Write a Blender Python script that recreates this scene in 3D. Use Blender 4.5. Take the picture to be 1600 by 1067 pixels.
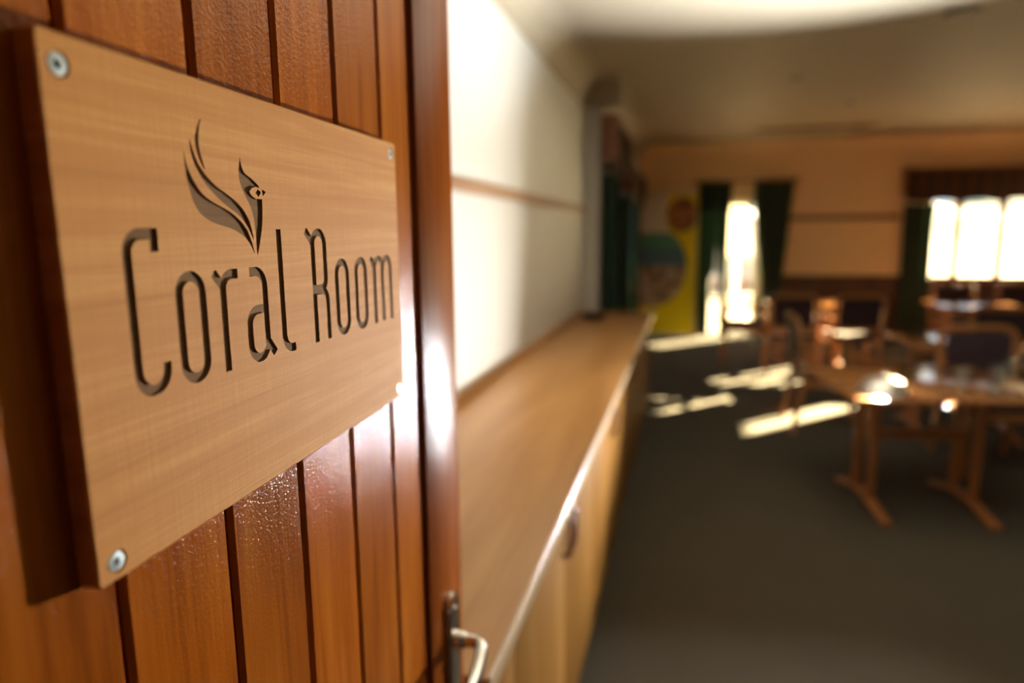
import bpy, bmesh, math, random
from mathutils import Vector, Matrix
for o in list(bpy.data.objects): bpy.data.objects.remove(o, do_unlink=True)
S = bpy.context.scene
COL = S.collection
R = math.radians
PI = math.pi
rnd = random.Random(7)

# ------------------------------------------------------------------ camera, sky, sun, area lights, exposure
cd = bpy.data.cameras.new('camera')
cam = bpy.data.objects.new('camera', cd); COL.objects.link(cam); S.camera = cam
cd.sensor_width = 36.0; cd.lens = 1032.13 / 1600 * 36; cd.clip_start = .02; cd.clip_end = 400
right = Vector((.9665986, .2561411, -.0088799)); up = Vector((-.0332255, .1595871, .9866246)); back = Vector((.2541322, -.9533749, .1627670))
M3 = Matrix((right, up, back)).transposed().to_4x4()
M3.translation = Vector((0, 0, 1.6))
cam.matrix_world = M3
cd.dof.use_dof = True; cd.dof.focus_distance = .47; cd.dof.aperture_fstop = 2.55; cd.dof.aperture_blades = 0

w = bpy.data.worlds.new('sky'); S.world = w; w.use_nodes = True
bg = w.node_tree.nodes['Background']
bg.inputs[0].default_value = (.86, .92, 1.0, 1); bg.inputs[1].default_value = .52
sd = bpy.data.lights.new('sun', 'SUN'); sd.energy = 70.0; sd.color = (1, .76, .42); sd.angle = R(.55)
sun = bpy.data.objects.new('sun', sd); COL.objects.link(sun)
SAZ, SEL = R(44.0), R(17.0)
sv = Vector((math.sin(SAZ) * math.cos(SEL), math.cos(SAZ) * math.cos(SEL), math.sin(SEL)))
sun.location = sv * 30; sun.rotation_euler = sv.to_track_quat('Z', 'Y').to_euler()
# added area lamp standing in for the sun glint on the nearest table
gd = bpy.data.lights.new('sun_glint_lamp', 'AREA'); gd.shape = 'DISK'; gd.size = .05; gd.energy = 28; gd.color = (1, .965, .91); gd.spread = R(124)
go = bpy.data.objects.new('sun_glint_lamp', gd); COL.objects.link(go); go.location = (.992, 3.728, .778)
go.rotation_euler = (Vector((-.6, .3, 2.15)) - go.location).to_track_quat('-Z', 'Y').to_euler()
# added area lamp at the tabletop, brightening the ceiling in place of reflected sun
td = bpy.data.lights.new('ceiling_fill_lamp', 'AREA'); td.shape = 'RECTANGLE'; td.size = .30; td.size_y = .20; td.energy = 58; td.color = (.88, .94, 1); td.spread = R(86)
to = bpy.data.objects.new('ceiling_fill_lamp', td); COL.objects.link(to); to.location = (1.25, 3.85, .752)
to.rotation_euler = (Vector((.68, 3.1, 2.86)) - to.location).to_track_quat('-Z', 'Y').to_euler()

S.view_settings.view_transform = 'Standard'; S.view_settings.look = 'None'
S.view_settings.gamma = 1.0; S.view_settings.use_curve_mapping = False
S.view_settings.exposure = 1.62
S.cycles.sample_clamp_indirect = 0.0
S.cycles.caustics_reflective = True; S.cycles.caustics_refractive = False
S.cycles.max_bounces = 12; S.cycles.diffuse_bounces = 6; S.cycles.glossy_bounces = 5
S.cycles.transparent_max_bounces = 16

# ------------------------------------------------------------------ helpers
def meta(o, label=None, cat=None, group=None, kind=None):
    if label: o['label'] = label
    if cat: o['category'] = cat
    if group: o['group'] = group
    if kind: o['kind'] = kind
    return o
def link_bm(name, bm, mat, parent=None, smooth=False, loc=None, rot=None):
    me = bpy.data.meshes.new(name)
    bmesh.ops.recalc_face_normals(bm, faces=bm.faces[:])
    bm.to_mesh(me); bm.free()
    for m in (mat if isinstance(mat, (list, tuple)) else [mat]): me.materials.append(m)
    if smooth:
        for p in me.polygons: p.use_smooth = True
        try: me.set_sharp_from_angle(angle=R(40))
        except Exception: pass
    o = bpy.data.objects.new(name, me); COL.objects.link(o)
    if parent: o.parent = parent
    if loc: o.location = loc
    if rot: o.rotation_euler = rot
    return o
def empty(name, loc=(0, 0, 0), rz=0.0, **k):
    o = bpy.data.objects.new(name, None); COL.objects.link(o); o.empty_display_size = .1
    o.location = loc; o.rotation_euler = (0, 0, rz)
    return meta(o, **k)
def bbox(bm, x0, x1, y0, y1, z0, z1, bev=0.0, seg=2):
    b = bmesh.new()
    v = [b.verts.new((x, y, z)) for z in (z0, z1) for y in (y0, y1) for x in (x0, x1)]
    for f in ((0, 2, 3, 1), (4, 5, 7, 6), (0, 1, 5, 4), (2, 6, 7, 3), (0, 4, 6, 2), (1, 3, 7, 5)): b.faces.new([v[i] for i in f])
    bmesh.ops.recalc_face_normals(b, faces=b.faces[:])
    if bev > 0: bmesh.ops.bevel(b, geom=b.edges[:], offset=bev, segments=seg, affect='EDGES', profile=.5)
    merge(bm, b)
def merge(bm, b, mat=None):
    me = bpy.data.meshes.new('tmp')
    if mat is not None:
        for v in b.verts: v.co = mat @ v.co
    b.to_mesh(me); b.free(); bm.from_mesh(me); bpy.data.meshes.remove(me)
def box(name, mat, x0, x1, y0, y1, z0, z1, parent=None, bev=0.0, seg=2):
    bm = bmesh.new(); bbox(bm, x0, x1, y0, y1, z0, z1, bev, seg)
    return link_bm(name, bm, mat, parent, smooth=bev > 0)
def lathe(bm, prof, n=32, c=(0, 0, 0)):
    rings = []
    for r, z in prof:
        if r < 1e-6: rings.append([bm.verts.new((c[0], c[1], c[2] + z))])
        else: rings.append([bm.verts.new((c[0] + r * math.cos(2 * PI * i / n), c[1] + r * math.sin(2 * PI * i / n), c[2] + z)) for i in range(n)])
    for a, b in zip(rings, rings[1:]):
        for i in range(n):
            j = (i + 1) % n
            if len(a) == 1 and len(b) == 1: continue
            if len(a) == 1: bm.faces.new((a[0], b[i], b[j]))
            elif len(b) == 1: bm.faces.new((a[i], a[j], b[0]))
            else: bm.faces.new((a[i], a[j], b[j], b[i]))
def prism(bm, pts, f0, f1):
    """closed polygon pts (2-D) swept between the 3-D maps f0 and f1"""
    a = [bm.verts.new(f0(*p)) for p in pts]; b = [bm.verts.new(f1(*p)) for p in pts]
    n = len(pts)
    bm.faces.new(a); bm.faces.new(b[::-1])
    for i in range(n): bm.faces.new((a[i], b[i], b[(i + 1) % n], a[(i + 1) % n]))
def smooth_path(pts, n=4, closed=False):
    P = [Vector(p) for p in pts]; out = []; N = len(P)
    rng = range(N if closed else N - 1)
    for i in rng:
        p0 = P[(i - 1) % N] if closed or i > 0 else P[i]; p1 = P[i]; p2 = P[(i + 1) % N]
        p3 = P[(i + 2) % N] if closed or i + 2 < N else P[(i + 1) % N]
        for k in range(n):
            t = k / n
            out.append(.5 * ((2 * p1) + (p2 - p0) * t + (2 * p0 - 5 * p1 + 4 * p2 - p3) * t * t + (3 * p1 - p0 - 3 * p2 + p3) * t ** 3))
    if not closed: out.append(P[-1])
    return out
def fillet(pts, r, n=5):
    """round the inner corners of a polyline"""
    P = [Vector(p) for p in pts]; out = [P[0]]
    for a, b, c in zip(P, P[1:], P[2:]):
        u = (a - b); v = (c - b); rr = min(r, u.length * .49, v.length * .49)
        s = b + u.normalized() * rr; e = b + v.normalized() * rr
        for k in range(n + 1):
            t = k / n; out.append((1 - t) ** 2 * s + 2 * t * (1 - t) * b + t * t * e)
    out.append(P[-1]); return out
def sweep(bm, path, prof, side=None):
    """sweep a 2-D profile along a 3-D path; side = vector the profile's x axis follows"""
    P = [Vector(p) for p in path]; rings = []
    for i, p in enumerate(P):
        t = (P[min(i + 1, len(P) - 1)] - P[max(i - 1, 0)]).normalized()
        s = Vector(side) if side is not None else Vector((0, 0, 1)) if abs(t.z) < .9 else Vector((1, 0, 0))
        s = (s - t * s.dot(t)).normalized(); q = t.cross(s)
        rings.append([bm.verts.new(p + s * a + q * b) for a, b in prof])
    n = len(prof)
    for a, b in zip(rings, rings[1:]):
        for i in range(n): bm.faces.new((a[i], a[(i + 1) % n], b[(i + 1) % n], b[i]))
    bm.faces.new(rings[0][::-1]); bm.faces.new(rings[-1])
def circ(r, n=10, sx=1.0): return [(r * sx * math.cos(2 * PI * i / n), r * math.sin(2 * PI * i / n)) for i in range(n)]
def rrect(a, b, c=.25):
    k = min(a, b) * c
    return [(a - k, b), (-a + k, b), (-a, b - k), (-a, -b + k), (-a + k, -b), (a - k, -b), (a, -b + k), (a, b - k)]

# ------------------------------------------------------------------ materials
def new_mat(name):
    m = bpy.data.materials.new(name); m.use_nodes = True
    nt = m.node_tree; return m, nt, nt.nodes['Principled BSDF']
def setp(b, **k):
    names = dict(col='Base Color', rough='Roughness', metal='Metallic', coat='Coat Weight', coatr='Coat Roughness', ior='IOR', trans='Transmission Weight', spec='Specular IOR Level', sheen='Sheen Weight', aniso='Anisotropic')
    for a, v in k.items():
        b.inputs[names[a]].default_value = (*v, 1) if a == 'col' else v
def ramp(nt, src, stops):
    r = nt.nodes.new('ShaderNodeValToRGB'); el = r.color_ramp.elements
    while len(el) < len(stops): el.new(.5)
    for e, (p, c) in zip(el, stops): e.position = p; e.color = (*c, 1)
    nt.links.new(src, r.inputs[0]); return r.outputs[0]
def coords(nt, scale, rot=(0, 0, 0), rand=True):
    tc = nt.nodes.new('ShaderNodeTexCoord'); mp = nt.nodes.new('ShaderNodeMapping')
    mp.inputs['Scale'].default_value = scale; mp.inputs['Rotation'].default_value = rot
    if rand:
        oi = nt.nodes.new('ShaderNodeObjectInfo'); ml = nt.nodes.new('ShaderNodeVectorMath'); ml.operation = 'SCALE'
        ml.inputs[0].default_value = (7.3, 3.1, 5.7); nt.links.new(oi.outputs['Random'], ml.inputs['Scale'])
        ad = nt.nodes.new('ShaderNodeVectorMath'); ad.operation = 'ADD'
        nt.links.new(tc.outputs['Object'], ad.inputs[0]); nt.links.new(ml.outputs[0], ad.inputs[1]); nt.links.new(ad.outputs[0], mp.inputs[0])
    else: nt.links.new(tc.outputs['Object'], mp.inputs[0])
    return mp.outputs[0]
def noise(nt, vec, sc, det=4, rough=.6, dist=0.0):
    n = nt.nodes.new('ShaderNodeTexNoise'); n.inputs['Scale'].default_value = sc; n.inputs['Detail'].default_value = det
    n.inputs['Roughness'].default_value = rough; n.inputs['Distortion'].default_value = dist
    nt.links.new(vec, n.inputs['Vector']); return n.outputs['Fac']
def mixf(nt, a, b, f):
    m = nt.nodes.new('ShaderNodeMath'); m.operation = 'MULTIPLY_ADD'; nt.links.new(b, m.inputs[0]); m.inputs[1].default_value = f; nt.links.new(a, m.inputs[2]); return m.outputs[0]
def bump(nt, b, src, st, dist, slot='Normal'):
    n = nt.nodes.new('ShaderNodeBump'); n.inputs['Strength'].default_value = st; n.inputs['Distance'].default_value = dist
    nt.links.new(src, n.inputs['Height']); nt.links.new(n.outputs[0], b.inputs[slot])
def flat(name, col, rough=.5, **k):
    m, nt, b = new_mat(name); setp(b, col=col, rough=rough, **k); return m
def wood(name, dark, mid, light, axis='z', rough=.4, coat=0.0, coatr=.15, fine=90.0, along=3.0, vary=.25, peel=0.0, spec=.5, bumps=.06, big=6.0):
    """grain runs along the given object axis"""
    m, nt, b = new_mat(name); setp(b, rough=rough, coat=coat, coatr=coatr, spec=spec)
    sc = [1, 1, 1]; i = 'xyz'.index(axis)
    fin = [fine] * 3; fin[i] = along
    bigs = [big] * 3; bigs[i] = big * .12
    f = noise(nt, coords(nt, fin), 1.0, 5, .65, .3)
    g = noise(nt, coords(nt, bigs), 1.0, 3, .55, 1.2)
    s = mixf(nt, g, f, .55)
    c = ramp(nt, s, [(.52, dark), (.76, mid), (1.0, light)])
    hs = nt.nodes.new('ShaderNodeHueSaturation'); oi = nt.nodes.new('ShaderNodeObjectInfo')
    mr = nt.nodes.new('ShaderNodeMapRange'); mr.inputs[3].default_value = 1 - vary; mr.inputs[4].default_value = 1 + vary
    nt.links.new(oi.outputs['Random'], mr.inputs[0]); nt.links.new(mr.outputs[0], hs.inputs['Value']); nt.links.new(c, hs.inputs['Color'])
    nt.links.new(hs.outputs[0], b.inputs['Base Color'])
    bump(nt, b, f, bumps, .002)
    if peel > 0:
        p = noise(nt, coords(nt, (1, 1, 1)), 420.0, 2, .5)
        q = noise(nt, coords(nt, (fine * 3, fine * 3, 40)), 1.0, 2, .5)
        bump(nt, b, mixf(nt, p, q, .6), peel, .0016, 'Coat Normal')
    return m
M = {}
M['door_board'] = wood('varnished_board', (.16, .032, .0015), (.34, .086, .005), (.48, .148, .012), 'z', .5, .42, .22, 130, 5, .16, .42, spec=0, big=9)
M['door_stile'] = wood('varnished_stile', (.13, .026, .002), (.235, .056, .005), (.31, .085, .009), 'z', .5, .36, .25, 120, 4, .05, .3, spec=0, big=7)
M['door_groove'] = flat('groove_wood', (.05, .010, .003), .6, spec=.1)
M['sign_face'] = None
M['burnt'] = wood('engraved_wood', (.15, .075, .028), (.21, .112, .044), (.27, .15, .064), 'x', .8, 0, .2, 300, 40, 0, 0, spec=.1, bumps=.3)
M['sign_back'] = wood('dark_stained_backing', (.035, .010, .004), (.07, .02, .007), (.10, .03, .01), 'z', .4, .3, .2, 120, 4, 0)
M['counter'] = wood('beech_laminate', (.44, .21, .068), (.52, .26, .090), (.60, .32, .12), 'y', .34, 0, .1, 60, 2.5, 0, spec=.55, bumps=.01, big=5)
M['counter_edge'] = wood('beech_edging_glare', (.52, .36, .20), (.60, .43, .26), (.66, .49, .31), 'y', .30, .8, .22, 60, 2.5, 0, spec=.9, bumps=0)  # beech paled: the glint's bright reflection is put into the edge colour
M['cabinet'] = wood('beech_cabinet_shaded', (.19, .085, .016), (.235, .11, .023), (.28, .14, .035), 'z', .5, 0, .1, 60, 2.5, .06, spec=.04, bumps=.01, big=5)  # beech darkened: the shade on the cabinet fronts is in the colour
M['pull'] = wood('dark_pull', (.12, .045, .018), (.20, .075, .03), (.26, .10, .04), 'z', .4)
M['furn'] = wood('orange_furniture_wood', (.32, .115, .034), (.42, .165, .052), (.50, .22, .078), 'z', .32, .3, .15, 60, 3, .08)
M['furn_light'] = wood('bentwood_beech', (.30, .12, .035), (.38, .16, .05), (.46, .21, .075), 'x', .34, .2, .15, 60, 3, .08)
M['tabletop'] = wood('polished_tabletop', (.25, .095, .03), (.31, .125, .04), (.37, .16, .058), 'x', .16, .6, .08, 50, 2.5, .05, spec=.6, bumps=0)
M['brown_trim'] = wood('brown_trim', (.20, .10, .05), (.27, .145, .075), (.33, .19, .10), 'y', .5, 0, .1, 60, 3, .05)
M['brown_trim_x'] = wood('brown_trim_far', (.15, .07, .03), (.21, .10, .045), (.26, .13, .06), 'x', .5, 0, .1, 60, 3, .05)
M['win_wood'] = wood('window_timber', (.16, .06, .022), (.24, .10, .04), (.30, .13, .06), 'z', .45, 0, .1, 60, 3, .05)
M['wainscot'] = wood('dark_wainscot', (.045, .018, .010), (.075, .03, .017), (.10, .042, .025), 'z', .5, 0, .1, 60, 3, .12)
def sign_mat():
    m, nt, b = new_mat('pale_sign_wood'); setp(b, rough=.68, spec=.12)
    # long horizontal growth lines, fine pores and faint vertical sanding chatter
    f = noise(nt, coords(nt, (14, 60, 620), rand=False), 1.0, 4, .6, .2)
    g = noise(nt, coords(nt, (3.0, 10, 90), rand=False), 1.0, 4, .62, .5)
    v = noise(nt, coords(nt, (380, 60, 14), rand=False), 1.0, 2, .5)
    s = mixf(nt, mixf(nt, g, f, .42), v, .22)
    c = ramp(nt, s, [(.35, (.51, .212, .048)), (.80, (.61, .270, .068)), (1.15, (.68, .33, .093))])
    ln = noise(nt, coords(nt, (1.4, 10, 95), (0, R(1.2), 0), rand=False), 1.0, 2, .45, .4)
    mk = ramp(nt, ln, [(.60, (1, 1, 1)), (.68, (.74, .66, .55)), (.74, (1, 1, 1))])
    mx = nt.nodes.new('ShaderNodeMixRGB'); mx.blend_type = 'MULTIPLY'; mx.inputs[0].default_value = .30
    nt.links.new(c, mx.inputs[1]); nt.links.new(mk, mx.inputs[2])
    nt.links.new(mx.outputs[0], b.inputs['Base Color'])
    bump(nt, b, mixf(nt, f, v, .7), .25, .0007)
    return m
M['sign_face'] = sign_mat()
def paint(name, col, sc=40, st=.05):
    m, nt, b = new_mat(name); setp(b, rough=.62, spec=.3)
    n = noise(nt, coords(nt, (1, 1, 1), rand=False), sc, 3)
    c = ramp(nt, n, [(.3, tuple(x * .97 for x in col)), (.7, col)])
    nt.links.new(c, b.inputs['Base Color']); bump(nt, b, n, st, .004); return m
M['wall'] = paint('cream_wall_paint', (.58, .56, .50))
M['wall_far'] = paint('warm_lit_wall_paint', (.90, .64, .34))  # wall paint with the warm bounced light tinted into its colour
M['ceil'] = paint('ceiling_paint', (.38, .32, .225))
def carpet():
    m, nt, b = new_mat('loop_carpet'); setp(b, rough=.95, spec=.1, sheen=.15)
    v = coords(nt, (1, 1, 1), rand=False)
    n = noise(nt, v, 260, 3); g = noise(nt, v, 3.0, 3)
    s = mixf(nt, n, g, .35)
    c = ramp(nt, s, [(.4, (.044, .034, .020)), (.95, (.074, .058, .034))])
    nt.links.new(c, b.inputs['Base Color']); bump(nt, b, n, .6, .006); return m
M['carpet'] = carpet()
def fabric(name, col, transl=.25, rough=.9, sc=300):
    m, nt, b = new_mat(name); setp(b, col=col, rough=rough, spec=.15, sheen=.2)
    n = noise(nt, coords(nt, (1, 1, 1)), sc, 2)
    c = ramp(nt, n, [(.3, tuple(x * .8 for x in col)), (.7, tuple(x * 1.15 for x in col))])
    nt.links.new(c, b.inputs['Base Color']); bump(nt, b, n, .3, .002)
    if transl > 0:
        t = nt.nodes.new('ShaderNodeBsdfTranslucent'); t.inputs[0].default_value = (*[min(1, x * 2.6) for x in col], 1)
        mx = nt.nodes.new('ShaderNodeMixShader'); mx.inputs[0].default_value = transl
        out = nt.nodes['Material Output']
        nt.links.new(b.outputs[0], mx.inputs[1]); nt.links.new(t.outputs[0], mx.inputs[2]); nt.links.new(mx.outputs[0], out.inputs[0])
    return m
M['curtain'] = fabric('bottle_green_curtain', (.030, .056, .036), .14)
M['uphol'] = fabric('dark_plum_upholstery', (.050, .030, .036), 0)
def striped(name, cols, sc, axis=0):
    m, nt, b = new_mat(name); setp(b, rough=.9, spec=.15)
    r = [0, 0, 0]
    wv = nt.nodes.new('ShaderNodeTexWave'); wv.wave_type = 'BANDS'; wv.bands_direction = 'XYZ'[axis]; wv.inputs['Scale'].default_value = sc
    nt.links.new(coords(nt, (1, 1, 1), rand=False), wv.inputs['Vector'])
    c = ramp(nt, wv.outputs['Fac'], [(0.0, cols[0]), (.55, cols[1]), (.9, cols[2])])
    nt.links.new(c, b.inputs['Base Color']); return m
M['pelmet_x'] = striped('striped_pelmet_far', [(.045, .027, .018), (.058, .032, .02), (.085, .040, .022)], 1.6, 0)
M['pelmet_y'] = striped('striped_pelmet_side', [(.045, .027, .018), (.058, .032, .02), (.085, .040, .022)], 1.6, 1)
M['chrome'] = flat('satin_chrome', (.80, .78, .74), .16, metal=1.0)
M['zinc'] = flat('zinc_screw', (.50, .56, .54), .42, metal=1.0)
M['dark_slot'] = flat('screw_recess', (.02, .022, .025), .6)
M['steel'] = flat('polished_steel', (.90, .89, .86), .46, metal=1.0)
M['black'] = flat('black_glaze', (.025, .016, .012), .35)
M['grille'] = flat('grey_grille', (.20, .17, .12), .6)
M['white_metal'] = flat('white_powder_coat', (.8, .8, .78), .45)
M['canvas'] = fabric('white_canvas', (.70, .69, .66), 0)
M['paving'] = paint('pale_terrace_paving', (.30, .24, .18), 8, .02)
M['yellow'] = flat('yellow_print', (.86, .66, .015), .6, spec=.2)
M['offwhite'] = flat('offwhite_print', (.72, .62, .52), .5)
M['alu'] = flat('brushed_aluminium', (.6, .6, .6), .35, metal=1.0)
M['shed'] = paint('pale_blue_grey_boards', (.46, .50, .56), 20, .02)
M['leaf'] = flat('hedge_leaf', (.10, .17, .05), .6)
M['bark'] = flat('tree_bark', (.16, .11, .07), .8)
M['hill'] = paint('grassy_hill', (.30, .33, .28), .2, 0)
def glass_thin(name):
    m, nt, b = new_mat(name); nt.nodes.remove(b)
    t = nt.nodes.new('ShaderNodeBsdfTransparent'); t.inputs[0].default_value = (.96, .98, .97, 1)
    g = nt.nodes.new('ShaderNodeBsdfGlossy'); g.inputs['Roughness'].default_value = .02
    f = nt.nodes.new('ShaderNodeLayerWeight'); pw = nt.nodes.new('ShaderNodeMath'); pw.operation = 'POWER'; pw.inputs[1].default_value = 5.0
    nt.links.new(f.outputs['Facing'], pw.inputs[0]); ma = nt.nodes.new('ShaderNodeMath'); ma.operation = 'MULTIPLY_ADD'; ma.inputs[1].default_value = .90; ma.inputs[2].default_value = .04
    nt.links.new(pw.outputs[0], ma.inputs[0])
    mx = nt.nodes.new('ShaderNodeMixShader'); nt.links.new(ma.outputs[0], mx.inputs[0]); nt.links.new(t.outputs[0], mx.inputs[1]); nt.links.new(g.outputs[0], mx.inputs[2])
    nt.links.new(mx.outputs[0], nt.nodes['Material Output'].inputs[0]); return m
M['pane'] = glass_thin('window_glass')
M['tableglass'] = glass_thin('clear_tableware_glass')
def photo_print(name, cols, sc):
    m, nt, b = new_mat(name); setp(b, rough=.5)
    n = noise(nt, coords(nt, (1, 1, 1), rand=False), sc, 3, .6)
    st = [(.3 + .4 * i / (len(cols) - 1), c) for i, c in enumerate(cols)]
    nt.links.new(ramp(nt, n, st), b.inputs['Base Color']); return m
M['photo_warm'] = photo_print('warm_photo_print', [(.05, .02, .012), (.30, .09, .02), (.45, .16, .03), (.25, .06, .02)], 6)
M['photo_table'] = photo_print('crowd_photo_print', [(.07, .05, .06), (.20, .14, .13), (.45, .22, .10), (.50, .46, .48), (.16, .12, .14)], 7)
def lines_print(name, base, ink):
    m, nt, b = new_mat(name); setp(b, rough=.5)
    wv = nt.nodes.new('ShaderNodeTexWave'); wv.bands_direction = 'Z'; wv.inputs['Scale'].default_value = 5.5
    nt.links.new(coords(nt, (1, 1, 1), rand=False), wv.inputs['Vector'])
    nt.links.new(ramp(nt, wv.outputs['Fac'], [(.55, base), (.8, ink)]), b.inputs['Base Color']); return m
M['teal'] = lines_print('teal_print', (.03, .24, .16), (.20, .34, .26))
M['blue'] = lines_print('blue_print', (.03, .13, .24), (.15, .22, .30))

# ------------------------------------------------------------------ the room
XL, XN, YN, YF, XR, H = -.91, -.78, 5.92, 10.5, 4.65, 2.86
def struct(o): o['kind'] = 'structure'; return o
struct(box('floor', M['carpet'], -1.3, 4.9, -1.6, YF + .30, -.12, 0))
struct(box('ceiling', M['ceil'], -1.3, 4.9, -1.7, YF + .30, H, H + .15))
# left wall: recess for the counter, then a nib and the window part
bm = bmesh.new()
bbox(bm, XL - .25, XL, -.15, YN, 0, H)
struct(link_bm('wall_left', bm, M['wall']))
bm = bmesh.new(); bbox(bm, XL - .25, XN, YN, 8.15, 0, H)
bbox(bm, XL - .25, XN, 8.15, 9.15, 0, .9); bbox(bm, XL - .25, XN, 8.15, 9.15, 2.05, H); bbox(bm, XL - .25, XN, 9.15, YF, 0, H)
struct(link_bm('wall_side', bm, M['wall']))
# far wall with a glazed door and two windows
bm = bmesh.new(); T = .22
DX0, DX1, DZ = .26, 1.02, 2.04
W1 = (3.22, 4.60)
WZ0, WZ1 = .89, 2.06
for a, b_, z0, z1 in ((XL - .25, DX0, 0, H), (DX0, DX1, DZ, H), (DX1, W1[0], 0, H), (W1[0], W1[1], 0, WZ0), (W1[0], W1[1], WZ1, H), (W1[1], XR + .15, 0, H)):
    bbox(bm, a, b_, YF, YF + T, z0, z1)
struct(link_bm('wall_far', bm, M['wall_far']))
# right wall: an added slot for a sunbeam, a window in the far corner
bm = bmesh.new()
for a, b_, z0, z1 in ((-.15, 7.50, 0, H), (7.50, 7.86, 0, 2.26), (7.50, 7.86, 2.475, H), (7.86, 9.52, 0, H), (9.52, 9.66, 0, H), (9.66, 10.12, 0, 1.18), (9.66, 10.12, 1.90, H), (10.12, YF, 0, H)):
    bbox(bm, XR, XR + .15, a, b_, z0, z1)
struct(link_bm('wall_right', bm, M['wall']))
# near wall with the doorway the camera stands in
bm = bmesh.new()
bbox(bm, XL - .25, -.33, -.15, -.03, 0, H); bbox(bm, .66, XR, -.15, -.03, 0, H); bbox(bm, -.33, .66, -.15, -.03, 2.16, H)
struct(link_bm('wall_near', bm, M['wainscot']))
bm = bmesh.new()
bbox(bm, -1.16, 4.8, -1.7, -1.6, 0, H); bbox(bm, -1.26, -1.16, -1.7, -.15, 0, H); bbox(bm, XR, XR + .15, -1.7, -.15, 0, H)
struct(link_bm('wall_corridor', bm, M['wainscot']))
bm = bmesh.new()
bbox(bm, -.36, -.33, -.17, -.01, 0, 2.16); bbox(bm, .63, .66, -.17, -.01, 0, 2.16); bbox(bm, -.36, .66, -.17, -.01, 2.13, 2.16)
struct(link_bm('trim_4', bm, M['door_stile']))

# cove cornice round the top of the walls
def cove(name, p0, p1, inward, mat):
    n = 8; r = .19; pr = [(0, H), (0, H - r - .02), (.015, H - r - .02), (.015, H - r)]
    for k in range(1, n): a = PI / 2 * k / n; pr.append((.015 + (r - .015) * (1 - math.cos(a)), H - r + (r - .012) * math.sin(a)))
    pr += [(r, H - .012), (r + .012, H - .012), (r + .012, H)]
    bm = bmesh.new(); I = Vector(inward)
    f = lambda P: (lambda a, z: Vector((P[0], P[1], 0)) + I * a + Vector((0, 0, z)))
    prism(bm, pr, f(p0), f(p1)); return struct(link_bm(name, bm, mat, smooth=True))
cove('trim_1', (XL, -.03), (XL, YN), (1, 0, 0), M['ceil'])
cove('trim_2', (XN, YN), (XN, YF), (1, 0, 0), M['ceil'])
cove('trim_3', (XN, YF), (XR, YF), (0, -1, 0), M['wall_far'])
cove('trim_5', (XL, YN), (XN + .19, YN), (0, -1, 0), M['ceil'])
# picture rails
struct(box('trim_6', M['brown_trim'], XL, XL + .022, -.03, YN - .06, 1.765, 1.822, bev=.006))
struct(box('trim_7', M['brown_trim_x'], 1.40, 2.86, YF - .022, YF, 1.735, 1.805, bev=.006))
# wainscot boards under the sill line of the far wall
wz = empty('trim_8', (0, 0, 0)); struct(wz)
x = 1.05
while x < XR - .02:
    x1 = min(x + .118, XR - .002)
    box('board', M['wainscot'], x, x1 - .004, YF - .016, YF, .10, .90, wz, .002, 1); x = x1
box('cap_rail', M['wainscot'], 1.05, XR, YF - .03, YF, .90, .945, wz, .006)
struct(box('baseboard_far', M['wainscot'], 1.05, XR, YF - .022, YF, 0, .10, bev=.006))
struct(box('baseboard_left', M['wainscot'], XN, XN + .018, YN + .02, YF, 0, .10, bev=.006))

# ------------------------------------------------------------------ windows and the glazed door
def window(name, x0, x1, z0, z1, mull):
    e = empty(name, (x0, YF, z0)); struct(e)
    W = x1 - x0; Hh = z1 - z0; y0, y1 = .07, .13; f = .05
    for nm, a in (('sill', (-.03, W + .03, -.055, .14, -.035, 0)), ('head', (0, W, y0, y1, Hh - f, Hh)), ('bottom_rail', (0, W, y0, y1, 0, f)), ('jamb', (0, f, y0, y1, f, Hh - f)), ('jamb', (W - f, W, y0, y1, f, Hh - f))):
        box(nm, M['win_wood'], *a, e, .004)
    xs = [f] + [m - x0 for m in mull] + [W - f]
    for m in mull: box('mullion', M['win_wood'], m - x0 - .045, m - x0 + .045, y0, y1, f, Hh - f, e, .004)
    for a, b_ in zip(xs, xs[1:]):
        p = box('pane', M['pane'], a + .02, b_ - .02, .098, .102, f, Hh - f, e)
        for k in range(1, 3): box('glazing_bar', M['white_metal'], a + .02, b_ - .02, .092, .108, f + (Hh - 2 * f) * k / 3 - .006, f + (Hh - 2 * f) * k / 3 + .006, p)
    return e
window('window_1', *W1, WZ0, WZ1, (3.602, 4.13))
# small window behind the side curtains
e = empty('window_3', (XN, 8.15, .9)); struct(e)
for nm, a in (('head', (-.14, -.08, 0, 1.0, 1.1, 1.15)), ('sill', (-.14, .04, -.02, 1.02, -.03, .02)), ('jamb', (-.14, -.08, 0, .05, .02, 1.1)), ('jamb', (-.14, -.08, .95, 1.0, .02, 1.1))): box(nm, M['win_wood'], *a, e, .004)
box('pane', M['pane'], -.112, -.108, .05, .95, .02, 1.1, e)
def side_window(name, y0, y1, z0, z1, mull):
    e = empty(name, (XR, y0, z0)); struct(e); W = y1 - y0; Hh = z1 - z0; f = .035
    for nm, a in (('head', (.05, .10, 0, W, Hh - f, Hh)), ('sill', (-.03, .10, -.01, W + .01, -.03, .01)), ('jamb', (.05, .10, 0, f, .01, Hh - f)), ('jamb', (.05, .10, W - f, W, .01, Hh - f))): box(nm, M['win_wood'], *a, e, .003)
    for m in mull: box('mullion', M['win_wood'], .05, .10, m - .02, m + .02, .01, Hh - f, e, .003)
    box('pane', M['pane'], .073, .077, f, W - f, .01, Hh - f, e)
side_window('window_2', 9.66, 10.12, 1.18, 1.90, ())
side_window('sunbeam_window', 7.50, 7.86, 2.26, 2.475, ())  # invented opening, placed so a sunbeam lands on the dish cover
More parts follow.
